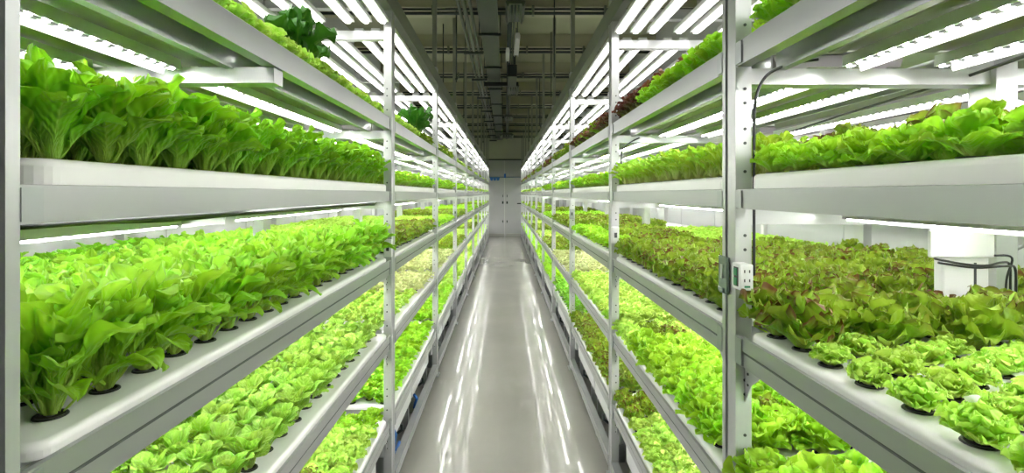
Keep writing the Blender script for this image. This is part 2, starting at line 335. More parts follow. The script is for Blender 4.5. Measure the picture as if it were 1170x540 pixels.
# long runs under the ceiling
rods = []
t = empty('cable_tray', (-.20, 0, 3.86), 'wide grey cable tray hung under the ceiling along the aisle', 'cable tray')
mb = MB(); mb.box(-.115, .115, 5.0, 20.6, -.004, 0); mb.build('tray_bed', M['ctray'], t)
for x in (-.115, .112):
    mb = MB(); mb.box(x, x + .004, 5.0, 20.6, -.012, .06); mb.build('side_lip', M['gpipe'], t)
for i in range(6):
    mb = MB(); mb.tube([(-.09 + .036 * i, 5.0 + .5 * (i % 2), .018), (-.09 + .036 * i, 20.6, .018)], .014, 6); mb.build('cable', M['gpipe'], t)
y = 6.9
while y < 20.5:
    mb = MB(); mb.box(-.15, .15, y, y + .04, -.035, -.004)
    for x in (-.14, .14): mb.tube([(x, y + .02, -.02), (x, y + .02, CEIL - 3.86)], .007, 6)
    mb.build('trapeze_hanger', M['pipe'], t); y += 1.8
for i, (x, z, rr) in enumerate(((-.52, 3.86, .020), (-.455, 3.84, .026), (-.39, 3.86, .020))):
    mb = MB(); mb.tube([(x, 5.0, z), (x, 20.9, z)], rr, 10)
    tag(mb.build('conduit_run', M['gpipe']), ('outer grey conduit of the three beside the cable tray', 'thicker middle conduit of the three beside the cable tray', 'inner grey conduit of the three nearest the cable tray')[i], 'conduit', 'conduits beside the cable tray')
for i in range(8):
    y = 7.6 + 1.8 * i
    b = empty('conduit_support', (-.455, y, 3.80), '%s dark support strut carrying the three conduits' % NTH[i], 'bracket', 'conduit supports')
    mb = MB(); mb.box(-.14, .14, -.02, .02, -.035, 0); mb.build('strut', M['pipe'], b)
    for x in (-.12, .12):
        mb = MB(); mb.tube([(x, 0, -.03), (x, 0, CEIL - 3.80)], .006, 6); mb.build('rod', M['pipe'], b)
mb = MB(); mb.tube([(.06, 5.6, 3.93), (.06, 20.8, 3.93)], .032, 10)
tag(mb.build('main_conduit', M['pipe']), 'dark main conduit running down the ceiling centre', 'conduit')
mb = MB(); mb.tube([(.115, 5.6, 3.935), (.115, 20.8, 3.935)], .014, 8)
tag(mb.build('thin_conduit', M['gpipe']), 'thin grey conduit beside the dark main conduit', 'conduit')
def ceiling_lamp(x, y, L, w, name, label, z=3.90, white=False):
    b = empty(name, (x, y, z), label, 'lamp', 'unlit ceiling lamps')
    mb = MB(); mb.extrude([(-w, .05), (-w * .8, 0), (-w * .72, 0), (-w * .6, .03), (w * .6, .03), (w * .72, 0), (w * .8, 0), (w, .05), (w * .7, .09), (-w * .7, .09)], 0, L, 'y')
    mb.build('lamp_body', M['white' if white else 'gpipe'], b)
    for i in range(3):
        xx = (-.35 + .35 * i) * w
        mb = MB(); mb.tube([(xx, .04, .026), (xx, L - .04, .026)], .012, 8); mb.build('tube', M['pipe'] if not white else M['white'], b)
    for yy in (.1, L - .1):
        mb = MB(); mb.tube([(0, yy, .09), (0, yy, CEIL - z)], .008, 6); mb.build('suspension_rod', M['pipe'], b)
ceiling_lamp(.115, 5.75, .62, .11, 'ceiling_lamp', 'wide louvred unlit ceiling lamp nearest above the aisle', 3.80)
ceiling_lamp(.175, 7.25, .95, .038, 'ceiling_lamp', 'narrow white unlit ceiling lamp beyond the first beam', 3.88, True)
ceiling_lamp(.04, 7.7, .55, .03, 'ceiling_lamp', 'short white unlit lamp left of the narrow white one', 3.80, True)
ceiling_lamp(.16, 10.2, .8, .12, 'ceiling_lamp', 'louvred unlit ceiling lamp past the dark junction box', 3.80)
ceiling_lamp(.10, 14.2, .8, .12, 'ceiling_lamp', 'small louvred unlit ceiling lamp far down the aisle', 3.80)
ceiling_lamp(.05, 18.6, 1.2, .26, 'ceiling_lamp', 'broad unlit ceiling lamp nearest the end wall', 3.80)
b = empty('junction_box', (.115, 8.7, 3.69), 'dark junction box hanging on the main conduit', 'box')
mb = MB(); mb.box(-.07, .085, 0, .9, 0, .20); bevel(mb.build('box_body', M['cable'], b), .01)
mb = MB(); mb.box(-.05, .065, -.006, 0, .03, .17); bevel(mb.build('cover', M['pipe'], b), .004)
mb = MB(); mb.box(.04, .07, .4, .45, .20, CEIL - 3.69); mb.build('mount_strap', M['pipe'], b)
b = empty('cross_trunking', (-.11, 9.75, 3.74), 'black cross trunking between cable tray and junction box', 'conduit')
mb = MB(); mb.box(-.27, .36, -.04, .04, 0, .07); mb.build('trunk', M['cable'], b)
mb = MB(); mb.box(-.28, -.27, -.05, .05, -.01, .08); mb.build('end_cap', M['pipe'], b)
mb = MB(); mb.box(.26, .28, -.02, .02, .07, CEIL - 3.74); mb.build('mount_strap', M['pipe'], b)
rng = random.Random(5)
k = {-1: 0, 1: 0}
for s, x, y in ((-1, -.62, 6.7), (-1, -.93, 7.9), (-1, -.80, 10.2), (-1, -.78, 13.0), (1, .62, 6.6), (1, .73, 8.3), (1, .95, 9.9), (1, .70, 10.6), (1, .84, 12.3), (1, .66, 14.5), (-1, -.66, 15.8), (1, .75, 17.2)):
    z0 = 2.95 + rng.random() * .35
    nm = 'left' if s < 0 else 'right'
    b = empty('threaded_rod', (x, y, z0), '%s thin threaded rod hanging from the ceiling above the %s rack' % (NTH[k[s]], nm), 'rod', 'threaded rods under the ceiling'); k[s] += 1
    mb = MB(); mb.tube([(0, 0, 0), (0, 0, CEIL - z0)], .009, 6); mb.build('rod', M['pipe'], b)
    mb = MB(); mb.tube([(0, 0, .03), (0, 0, .055)], .018, 6); mb.build('nut', M['pipe'], b)

# ------------------------------------------------------------------ racks
def gusset(mb, s, x, y, z, d, size, t=.003):
    """triangular plate below a rail, in the YZ plane; d = direction away from the post"""
    mb.extrude([(y, z), (y + d * size, z), (y + d * size * .35, z - size * .45), (y, z - size)], s * x, s * (x + t), 'x')

for side, s in SIDES.items():
    posts = POSTS[side]
    rack = empty('growing_rack', (0, 0, 0), 'long %s row of white steel growing racks with five shelves' % side, 'rack', 'growing racks along the aisle')
    topz = 2.96
    first = 0 if side == 'left' else 1
    for i, yp in enumerate(posts):
        if yp < 0: continue
        # front upright with slotted aisle face
        mb = MB()
        poly = [(.650, yp - .09), (.650, yp - .038), (.664, yp - .038), (.664, yp - .021), (.650, yp - .021), (.650, yp), (.695, yp), (.695, yp - .09)]
        poly = [(s * a, c) for a, c in poly]
        mb.extrude(poly, .012, topz, 'z', 0, [0, 0, 1, 0, 0, 0, 0, 0])
        if i < 5:
            for li, zt in enumerate(RAIL_TOP[side]):
                for dz in (-.13, -.17, .13, .17, .05):
                    mb.disc((s * .676, yp - .0905, zt + dz), .0045, 'y', 8, .003, 2)
        up = mb.build('upright', [M['post'], M['groove'], M['dark']], rack)
        mb = MB(); mb.box(s * .635, s * .72, yp - .105, yp + .012, 0, .012); mb.build('foot_plate', M['bracket'], up)
        if i > 0 or side == 'left':
            # rear uprights
            mb = MB(); mb.box(s * 1.385, s * 1.445, yp - .09, yp, 0, topz); mb.build('middle_upright', M['post'], rack)
            mb = MB(); mb.box(s * 2.19, s * 2.24, yp - .08, yp, 0, topz); mb.build('rear_upright', M['post'], rack)
        # brackets and gussets
        for li, zt in enumerate(RAIL_TOP[side]):
            zb = zt - RAIL_H[li]
            for ya_, yb_ in ((yp - .128, yp - .090), (yp, yp + .034)):
                mb = MB(); mb.box(s * .648, s * .662, ya_, yb_, zb + .004, zt - .004); mb.build('rail_bracket', M['bracket'], up)
            if i < 6 and li in (0, 1, 2):
                for yg, dg in ((yp - .09, -1), (yp, 1)):
                    mb = MB(); gusset(mb, s, .676, yg, zb, dg, .11)
                    if i < 3:
                        for q in (-.025, -.055): mb.disc((s * .6755, yg + dg * .02, zb + q), .004, 'x', 8, .003, 1)
                    mb.build('gusset_plate', [M['post'], M['dark']], up)
            # cross beam below the rails
            mb = MB(); mb.box(s * .695, s * 1.385, yp - .072, yp - .012, zb - .046, zb - .001); mb.build('cross_beam', M['post'], rack)
            if i < 7:
                mb = MB(); mb.box(s * 1.445, s * 2.19, yp - .072, yp - .012, zb - .046, zb - .001); mb.build('rear_cross_beam', M['post'], rack)
        for zz, q in ((2.64, .05), (2.82, .06)):
            mb = MB(); mb.box(s * .695, s * 2.19, yp - .07, yp - .02, zz, zz + q); mb.build('top_cross_beam', M['post'], rack)
        # hanger post to the ceiling
        mb = MB(); mb.box(s * .66, s * .70, yp - .06, yp - .02, topz, CEIL); mb.build('ceiling_hanger', M['hanger'], rack)
    if side == 'left':
        for li, zt in enumerate(RAIL_TOP[side]):
            zb = zt - RAIL_H[li]
            if li < 2: continue
            mb = MB(); mb.box(s * (.66 if li == 4 else .80), s * 2.19, 1.50, 1.56, zb - .046, zb - .001); mb.build('cross_beam', M['post'], rack)
    for i in range(len(posts) - 1):
        ya, yb = posts[i], posts[i + 1] - .09
        for li, zt in enumerate(RAIL_TOP[side]):
            h = RAIL_H[li]; zb = zt - h
            mb = MB()
            if li < 3:   # rail with a groove along it
                zg = zt - h * .50
                poly = [(.652, zt), (.652, zg + .004), (.657, zg + .002), (.657, zg - .002), (.655, zg - .004), (.655, zb), (.690, zb), (.690, zb + .004), (.662, zb + .004), (.662, zt)]
                sm = [0, 1, 1, 1, 0, 0, 0, 0, 0, 0]
            else:
                poly = [(.652, zt), (.652, zb), (.690, zb), (.690, zb + .004), (.658, zb + .004), (.658, zt - .004), (.672, zt - .004), (.672, zt)]
                sm = [0] * 8
            mb.extrude([(s * a, c) for a, c in poly], ya, yb, 'y', 0, sm)
            mb.build('side_rail', [M['rail'], M['groove']], rack)
            if i < 5:
                mb = MB(); mb.extrude([(s * a, c) for a, c in [(.775, zt - .02), (.775, zb - .006), (.80, zb - .006), (.80, zb - .002), (.780, zb - .002), (.780, zt - .02)]], ya - .04, yb + .02, 'y'); mb.build('inner_rail', M['rail'], rack)
            mb = MB(); mb.box(s * 1.378, s * 1.384, ya, yb, zb, zt); mb.build('middle_rail', M['rail'], rack)
        # top longitudinal beam and floor rail
        mb = MB(); mb.extrude([(s * a, c) for a, c in [(.645, 2.91), (.645, 2.80), (.690, 2.80), (.690, 2.805), (.651, 2.805), (.651, 2.905), (.690, 2.905), (.690, 2.91)]], ya - .09, yb, 'y'); mb.build('top_beam', M['hanger'], rack)
        mb = MB(); mb.extrude([(s * a, c) for a, c in [(.645, .115), (.645, .09), (.650, .086), (.645, .082), (.645, .05), (.69, .05), (.69, .115)]], ya, yb, 'y', 0, [0, 1, 1, 0, 0, 0, 0]); mb.build('floor_rail', M['rail'], rack)
        if i < 7:
            for yy in (ya + .5, (ya + yb) / 2 + .2, yb - .3):
                if yy < .2: continue
                mb = MB(); mb.box(s * .66, s * .74, yy, yy + .05, 0, .016); mb.box(s * .69, s * .712, yy + .015, yy + .035, .016, .05); mb.build('levelling_foot', M['bracket'], rack)

# ------------------------------------------------------------------ trays
def rrect(x0, x1, y0, y1, R, n=5):
    pts = []
    for cx, cy, a0 in ((x1 - R, y1 - R, 0), (x0 + R, y1 - R, 90), (x0 + R, y0 + R, 180), (x1 - R, y0 + R, 270)):
        for k in range(n + 1):
            a = rad(a0 + 90 * k / n); pts.append((cx + R * cos(a), cy + R * sin(a)))
    return pts

def lid_mesh(x0, x1, y0, y1, z0, z1, R=.035, r=.012, ns=4):
    mb = MB()
    rings = [(0, z0)]
    for k in range(ns + 1):
        a = pi / 2 * k / ns; rings.append((r * (1 - cos(a)), z1 - r + r * sin(a)))
    n = 24
    for d, z in rings:
        mb.v += [(x, y, z) for x, y in rrect(x0 + d, x1 - d, y0 + d, y1 - d, R - d)]
    for j in range(len(rings) - 1):
        for i in range(n):
            k = (i + 1) % n
            mb.f.append([j * n + i, j * n + k, (j + 1) * n + k, (j + 1) * n + i]); mb.m.append(0); mb.sm.append(j > 0)
    mb.f.append([(len(rings) - 1) * n + i for i in range(n)]); mb.m.append(0); mb.sm.append(True)
    mb.f.append([i for i in range(n)][::-1]); mb.m.append(0); mb.sm.append(False)
    return mb

CROP_WORD = {}
def tray_span(side, b, li=2):
    p = POSTS[side]
    if side == 'right' and li < 2: return p[b] + .006, p[b + 1] - .09 - .012
    return p[b] + (.045 if side == 'left' else .012), p[b + 1] - .09 - .05

def build_trays(crop_of):
    for side, s in SIDES.items():
        nb = len(POSTS[side]) - 1
        for b in range(nb):
            for li, zt in enumerate(RAIL_TOP[side]):
                zl = zt + LIFT[li]; y0, y1 = tray_span(side, b, li)
                for half, (xa, xb) in enumerate(((.664, 1.365), (1.455, 2.15))):
                    if half and (b > 5): continue
                    w = crop_of(side, b, li, half)
                    t = empty('grow_tray', (s * (xa + xb) / 2, (y0 + y1) / 2, zt), 'white %s grow tray of %s, %s, %s' % ('aisle-side' if half == 0 else 'wall-side', w, LEVEL_WORD[li], bay_word(side, b)), 'grow tray', 'white grow trays')
                    hx = (xb - xa) / 2; hy = (y1 - y0) / 2
                    lid_mesh(-hx, hx, -hy, hy, .001 if li > 2 else -.004, LIFT[li], .03 if li < 3 else .035, min(.012, LIFT[li] * .6)).build('raft_lid', M['lid'], t)
                    mb = MB()
                    a = .150
                    mb.extrude([(-hx + a, -.0045), (-hx + a + .012, -.040), (-hx + .20, -.040), (-hx + .21, -.046), (-hx + .25, -.046), (-hx + .26, -.040), (hx - .26, -.040), (hx - .25, -.046), (hx - .21, -.046), (hx - .20, -.040), (hx - a - .012, -.040), (hx - a, -.0045)], -hy + .015, hy - .015, 'y')
                    mb.build('basin', M['basin'], t)

# ------------------------------------------------------------------ light bars
BARS = [.722, .93, 1.18, 1.62, 1.92]
TOPBARS = [.685, .78, .88, 1.04, 1.14, 1.30, 1.58, 1.80, 2.02]
def bar_mesh(L, w, front, proud=False):
    """box-section housing, LED strip standing 4 mm out of its underside and (shelf bars) a white reflector fin along the wall side"""
    h = MB()
    if front:   # shallow bar behind the aisle rail; plant-side skirt added to shade inner rail
        h.extrude([(-w * .5, .014), (-w * .5, 0), (w * .5, 0), (w * .5, -.018), (w * .56, -.018), (w * .56, .014)], -L / 2, L / 2, 'y')
    else:
        h.extrude([(-w * .5, .030), (-w * .62, .004), (-w * .62, 0), (w * .62, 0), (w * .62, .004), (w * .5, .030)], -L / 2, L / 2, 'y')
    e = MB()
    q, d = ((1, .005 if proud else .0005 if front else .0035)) if w < .048 else (2, .010)
    e.extrude([(-.0065 * q, 0), (-.006 * q, -d), (.006 * q, -d), (.0065 * q, 0)], -L / 2 + .01, L / 2 - .01, 'y')
    r = MB()
    r.extrude([(w * .55, .010), (w * .62 + .020, .004), (w * .62 + .026, -.012), (w * .62 + .028, -.012), (w * .62 + .022, .006), (w * .55, .013)], -L / 2, L / 2, 'y')
    return h, e, r
_bar = {}
def light_bars():
    rest_h, rest_e = MB(), {}
    for side, s in SIDES.items():
        for b in range(len(POSTS[side]) - 1):
            ya, yb = POSTS[side][b] + .06, POSTS[side][b + 1] - .14
            for li in range(5):
                if li < 4:
                    zt = RAIL_TOP[side][li + 1]; zb = zt - RAIL_H[li + 1]
                    z = min(zb - .002, zt - .046 - .034)
                    if li == 2 and side == 'left': z = zb - .048
                    xs = BARS
                else:
                    z = 2.715; xs = TOPBARS
                if b >= 5: xs = xs[:3] if li < 4 else xs[:4]
                cuts = [(ya, yb)]
                if side == 'left' and b == 0 and li < 4: cuts = [(ya, 1.49), (1.57, yb)]
                for xi, x in enumerate(xs):
                    for ci, (a, c) in enumerate(cuts):
                        L = c - a; w = (.036 if xi == 0 else .020) if li < 4 else .050
                        zz = zt - .019 if (xi == 0 and li < 4) else z
                        proud = li == 2; keyb = (round(L, 3), li == 4, xi == 0, proud)
                        emat = M['tube'] if li == 4 else M['front_led'] if xi == 0 else M['proud_led'] if proud else M['led']
                        if b < 4 and (li == 4 or (li >= 2 and xi)):
                            if keyb not in _bar:
                                h, e, r = bar_mesh(L, w, xi == 0 and li < 4, proud)
                                _bar[keyb] = (h.mesh('housing', [M['housing']]), e.mesh('led_strip', [emat]), r.mesh('reflector', [M['housing']]))
                            part = '' if len(cuts) == 1 else (' near half,' if ci == 0 else ' far half,')
                            lab = 'white LED bar, %s from aisle,%s over %s, %s' % (NTH[xi], part, LEVEL_WORD[li], bay_word(side, b))
                            t = empty('led_light_bar', (s * x, (a + c) / 2, zz), lab, 'light', 'LED light bars under the shelves')
                            f = link('housing', _bar[keyb][0], t); link('led_strip', _bar[keyb][1], t)
                            if s < 0: f.scale.x = -1
                            if 0 < xi and li < 4:
                                f = link('reflector', _bar[keyb][2], t)
                                if s < 0: f.scale.x = -1
                        else:
                            h, e, r = bar_mesh(L, w, xi == 0 and li < 4, proud)
                            for src, dst in ((h, rest_h), (e, rest_e.setdefault(emat.name, MB()))):
                                o = len(dst.v); dst.v += [(s * (p[0] + x), p[1] + (a + c) / 2, p[2] + zz) for p in src.v]
                                dst.f += [[o + i for i in f] for f in src.f]; dst.m += src.m; dst.sm += src.sm
    t = empty('led_lighting', (0, 9, 0), 'rows of white LED lighting in the far bays and tucked under the lower shelves', 'light'); t['kind'] = 'stuff'
    o = rest_h.build('housing', M['housing'], t, (0, -9, 0)); o['kind'] = 'stuff'
    for mn, mbq in rest_e.items():
        o = mbq.build('led_strip', bpy.data.materials[mn], t, (0, -9, 0)); o['kind'] = 'stuff'

# ------------------------------------------------------------------ plants
def lerp_tab(tab, v):
    for (a, wa), (b, wb) in zip(tab, tab[1:]):
        if v <= b:
            f = (v - a) / (b - a); f = f * f * (3 - 2 * f)
            return wa + (wb - wa) * f
    return tab[-1][1]

TABS = {
 'frilly': [(0, .22), (.25, .50), (.62, 1), (.84, .95), (.95, .62), (1, .22)],
 'round': [(0, .20), (.25, .42), (.60, 1), (.80, .95), (.94, .60), (1, .18)],
 'romaine': [(0, .17), (.30, .13), (.45, .40), (.70, 1), (.86, .84), (.96, .45), (1, .12)],
 'chard': [(0, .16), (.22, .15), (.42, .62), (.66, 1), (.85, .90), (.96, .50), (1, .14)],
 'spoon': [(0, .18), (.36, .16), (.52, .70), (.72, 1), (.88, .84), (.97, .45), (1, .14)],
 'narrow': [(0, .4), (.3, .5), (.7, 1), (1, .3)],
}
class PM:
    """a plant's leaf surface"""
    def __init__(s): s.v = []; s.f = []; s.al = []; s.ac = []; s.ti = []; s.mi = []
    def leaf(s, rg, az, r0, z0, L, W, e0, e1, tab, ruf, freq, cup, blis, nu, nv, pw=1.3, bend=0.):
        T = TABS[tab]; o = len(s.v); ti = rg.random() * .35; freq = min(freq, nv / 4.2); h2 = .22 if nv > 9 else .12; lobe = (0 if tab == 'spoon' else .05 if tab in ('frilly', 'round') else .09) if nv > 9 else 0; lf = rg.uniform(2.2, 3.6)
        ph = rg.random() * 6.28; ph2 = rg.random() * 6.28; tw = rg.uniform(-.35, .35); bd = rg.uniform(-bend, bend)
        r, z, lat = r0, z0, 0.
        for j in range(nv + 1):
            v = 1 - (1 - j / nv) ** 1.25
            dv = v - (1 - (1 - (j - 1) / nv) ** 1.25) if j else 0
            th = rad(e0 + (e1 - e0) * v ** pw)
            if j:
                r += cos(th) * L * dv; z += sin(th) * L * dv; lat += bd * v * L * dv
            hw = W * lerp_tab(T, v) * (1 + lobe * sin(lf * 6.28 * v + ph))
            nr, nz = -sin(th), cos(th)
            for i in range(nu + 1):
                u = -1 + 2 * i / nu
                edge = abs(u) ** 1.7 * min(1, v * 2.2)
                rf = ruf * edge * (sin(freq * 6.28 * v + ph + (1.7 if u > 0 else 0)) + h2 * sin(freq * 1.9 * 6.28 * v + ph2)) * L
                rf += ruf * L * .8 * sin(u * min(freq, 2.6) * 2.2 + ph2) * v ** 4
                nn = cup * u * u * hw + rf + blis * L * sin(9 * u + ph) * sin(24 * v + ph2) * min(1, v * 1.6)
                uu = u * hw * (1 - .12 * abs(cup) * abs(u))
                nn += tw * u * hw * v
                pr = r + nr * nn; pz = z + nz * nn; pt = uu + lat
                s.v.append((pr * cos(az) - pt * sin(az), pr * sin(az) + pt * cos(az), pz))
                s.al.append(v); s.ac.append(abs(u)); s.ti.append(ti)
        for j in range(nv):
            for i in range(nu):
                a = o + j * (nu + 1) + i
                s.f.append((a, a + 1, a + nu + 2, a + nu + 1))

#          layers: (count, L, W, elev base, elev tip, r0) ; sizes in metres
def plant_geo(kind, var, lod):
    rg = random.Random(hash_(kind) * 31 + var * 7 + 3)
    p = PM()
    nu, nv = {0: (8, 18), 1: (4, 9), 2: (2, 4)}[lod]
    frac = {0: 1, 1: .85, 2: .50}[lod]; fat = {0: 1, 1: 1.06, 2: 1.40}[lod]
    def ring(n, L, W, e0, e1, tab, ruf, freq, cup, blis=0., r0=.006, z0=0., pw=1.3, jit=.15, bend=.25):
        n = max(3, round(n * frac)); a0 = rg.random() * 6.28
        for k in range(n):
            az = a0 + 6.283 * k / n + rg.uniform(-.28, .28)
            q = rg.uniform(1 - jit, 1 + jit)
            p.leaf(rg, az, r0 * rg.uniform(.7, 1.3), z0, L * q, W * fat * rg.uniform(.88, 1.12), e0 + rg.uniform(-7, 7), e1 + rg.uniform(-14, 14), tab, ruf, freq * rg.uniform(.85, 1.15), cup, blis, nu, nv, pw, bend)
    if kind == 'frilly_lettuce':
        ring(9, .052, .0215, 42, 8, 'frilly', .085, 3.4, .5, .010, .008)
        ring(9, .056, .0215, 57, 28, 'frilly', .090, 3.5, .6, .010)
        ring(8, .055, .0205, 70, 46, 'frilly', .095, 3.5, .6, .010)
        ring(7, .051, .0185, 80, 62, 'frilly', .095, 3.3, .7, .008, .004)
        ring(4, .043, .0145, 86, 78, 'frilly', .090, 3.0, .8, .006, .002)
    elif kind == 'green_lettuce':
        ring(8, .068, .0245, 47, 0, 'round', .060, 2.7, .45, .012, .008)
        ring(8, .073, .0245, 62, 22, 'round', .064, 2.8, .5, .012)
        ring(8, .072, .0230, 74, 44, 'round', .064, 2.8, .6, .012)
        ring(6, .064, .0195, 83, 62, 'round', .060, 2.6, .7, .010, .004)
        ring(3, .054, .0150, 87, 76, 'round', .055, 2.4, .7, .008, .002)
    elif kind == 'romaine_lettuce':
        ring(5, .165, .0265, 56, -34, 'romaine', .036, 3.0, .45, .010, .012, 0, 2.0)
        ring(7, .190, .0285, 70, 6, 'romaine', .040, 3.2, .5, .010, .011, 0, 1.9)
        ring(8, .203, .0285, 79, 32, 'romaine', .042, 3.3, .55, .010, .008, 0, 1.9)
        ring(6, .190, .0260, 85, 56, 'romaine', .040, 3.2, .6, .008, .005, 0, 1.7)
        ring(3, .160, .0210, 88, 74, 'romaine', .036, 3.0, .7, .006, .002, 0, 1.6)
    elif kind == 'tall_lettuce':
        ring(6, .115, .0235, 62, -6, 'romaine', .044, 3.0, .5, .010, .011, 0, 1.7)
        ring(8, .132, .0245, 74, 20, 'romaine', .046, 3.1, .5, .010, .009, 0, 1.7)
        ring(7, .136, .0230, 82, 46, 'romaine', .046, 3.0, .55, .010, .006, 0, 1.6)
        ring(4, .120, .0190, 87, 68, 'romaine', .040, 2.8, .6, .008, .003, 0, 1.6)
    elif kind == 'swiss_chard':
        ring(6, .130, .0300, 60, -10, 'chard', .046, 2.6, .40, .014, .012, 0, 2.2)
        ring(8, .155, .0310, 73, 16, 'chard', .050, 2.8, .45, .014, .011, 0, 2.1)
        ring(8, .166, .0300, 81, 42, 'chard', .050, 2.8, .5, .014, .008, 0, 2.0)
        ring(5, .156, .0260, 86, 64, 'chard', .046, 2.6, .6, .012, .004, 0, 1.8)
    elif kind == 'pak_choi':
        ring(4, .082, .0255, 68, -14, 'spoon', .018, 1.5, .30, .012, .010, 0, 2.3)
        ring(5, .094, .0265, 77, 12, 'spoon', .020, 1.5, .32, .012, .008, 0, 2.1)
        ring(4, .092, .0235, 84, 44, 'spoon', .018, 1.5, .4, .012, .005, 0, 1.9)
        ring(2, .074, .0170, 88, 68, 'spoon', .018, 1.5, .4, .010, .002, 0, 1.7)
    elif kind == 'red_lettuce':
        ring(8, .074, .0275, 46, 0, 'frilly', .075, 3.0, .45, .012, .008)
        ring(8, .080, .0275, 60, 22, 'frilly', .080, 3.1, .5, .012)
        ring(8, .080, .0260, 73, 44, 'frilly', .080, 3.1, .6, .010)
        ring(6, .072, .0220, 82, 62, 'frilly', .078, 3.0, .7, .008, .004)
        ring(3, .060, .0170, 87, 76, 'frilly', .070, 2.8, .7, .006, .002)
    elif kind == 'purple_lettuce':
        ring(7, .088, .031, 48, 0, 'round', .070, 2.8, .4, .012, .008)
        ring(8, .096, .031, 62, 22, 'round', .074, 2.9, .5, .012)
        ring(7, .094, .029, 75, 46, 'round', .074, 2.8, .6, .010)
        ring(4, .084, .024, 84, 66, 'round', .070, 2.6, .7, .008, .003)
    elif kind == 'curly_kale':
        ring(6, .130, .030, 58, -4, 'frilly', .085, 3.6, .4, .012, .008, .02, 1.7)
        ring(7, .155, .032, 72, 20, 'frilly', .090, 3.8, .4, .012, .007, .03, 1.7)
        ring(6, .160, .030, 81, 46, 'frilly', .090, 3.7, .4, .012, .005, .03, 1.6)
        ring(4, .150, .026, 87, 66, 'frilly', .085, 3.6, .5, .010, .003, .03, 1.6)
        for k in range(5): p.leaf(rg, k * 1.3, .004, 0, .07, .004, 86, 82, 'narrow', 0, 1, .2, 0, 2, 3)
    elif kind == 'pale_endive':
        ring(8, .078, .022, 50, 0, 'narrow', .07, 3.0, .4)
        ring(7, .074, .020, 68, 30, 'narrow', .07, 3.0, .4)
        ring(5, .060, .017, 82, 60, 'narrow', .07, 2.8, .5, r0=.003)
    elif kind == 'basil':
        for t in range(3):
            zz = .025 + .028 * t
            ring(4, .050 - .006 * t, .021 - .002 * t, 40 + 12 * t, -25 + 20 * t, 'round', .03, 1.5, .35, .012, .004, zz)
        for k in range(3):
            p.leaf(rg, k * 2.1, .003, 0, .09, .004, 88, 84, 'narrow', 0, 1, .2, 0, 2, 3)
    p.v = [(x, y, max(z, .003 + .066 * sqrt(x * x + y * y))) for x, y, z in p.v]   # leaves lie on the raft, never through it
    return p

_hash = {}
def hash_(s):
    if s not in _hash: _hash[s] = sum((i + 1) * ord(c) for i, c in enumerate(s)) % 9973
    return _hash[s]

_geo = {}
def geo(kind, var, lod):
    k = (kind, var, lod)
    if k not in _geo:
        p = plant_geo(kind, var, lod)
        _geo[k] = (np.array(p.v, dtype=np.float32), np.array(p.f, dtype=np.int32), np.array(p.al, np.float32), np.array(p.ac, np.float32), np.array(p.ti, np.float32))
    return _geo[k]

def np_mesh(name, V, F, al, ac, ti, mats, mi=None):
    me = bpy.data.meshes.new(name)
    me.vertices.add(len(V)); me.vertices.foreach_set('co', V.ravel())
    nf = len(F); me.loops.add(nf * 4); me.loops.foreach_set('vertex_index', F.ravel())
    me.polygons.add(nf); me.polygons.foreach_set('loop_start', np.arange(0, nf * 4, 4, dtype=np.int32))
    me.polygons.foreach_set('loop_total', np.full(nf, 4, np.int32))
    me.polygons.foreach_set('use_smooth', np.ones(nf, bool))
    for q in mats: me.materials.append(q)
    if mi is not None: me.polygons.foreach_set('material_index', mi)
    me.update(calc_edges=True)
    for n, a in (('along', al), ('across', ac), ('tint', ti)):
        at = me.attributes.new(n, 'FLOAT', 'POINT'); at.data.foreach_set('value', a)
    return me

def cup_geo(n=16, quad_only=True):
    """black net cup rim standing 2.5 mm proud of the raft, with the dark plug inside"""
    R1, R2, h = .0235, .0195, .0028
    V = []; F = []
    for r, z in ((R1 + .001, .0002), (R1, h), (R2, h), (R2, .0008), (.006, .0012)):
        for k in range(n):
            a = 2 * pi * k / n; V.append((r * cos(a), r * sin(a), z))
    for j in range(4):
        for k in range(n):
            k2 = (k + 1) % n
            F.append((j * n + k, j * n + k2, (j + 1) * n + k2, (j + 1) * n + k))
    return np.array(V, np.float32), np.array(F, np.int32)
CUPV, CUPF = cup_geo()
CUPV8, CUPF8 = cup_geo(8)
_pm = {}
def foliage_mesh(kind, var, lod):
    k = (kind, var, lod)
    if k not in _pm:
        V, F, al, ac, ti = geo(kind, var, lod)
        _pm[k] = np_mesh('foliage', V, F, al, ac, ti, [LM[kind]])
    return _pm[k]
def whole_mesh(kind, var, lod):
    k = (kind, var, lod, 'w')
    if k not in _pm:
        V, F, al, ac, ti = geo(kind, var, lod)
        n = len(V); z = np.zeros(len(CUPV8), np.float32)
        mi = np.concatenate([np.zeros(len(F), np.int32), np.ones(len(CUPF8), np.int32)])
        _pm[k] = np_mesh(kind, np.concatenate([V, CUPV8]), np.concatenate([F, CUPF8 + n]), np.concatenate([al, z]), np.concatenate([ac, z]), np.concatenate([ti, z]), [LM[kind], M['cup']], mi)
    return _pm[k]
_cm = None
def cup_mesh():
    global _cm
    if _cm is None:
        n = len(CUPF) // 4
        mi = np.concatenate([np.zeros(3 * n, np.int32), np.ones(n, np.int32)])
        z = np.zeros(len(CUPV), np.float32)
        _cm = np_mesh('net_cup', CUPV, CUPF, z, z, z, [M['cup'], M['medium']], mi)
    return _cm

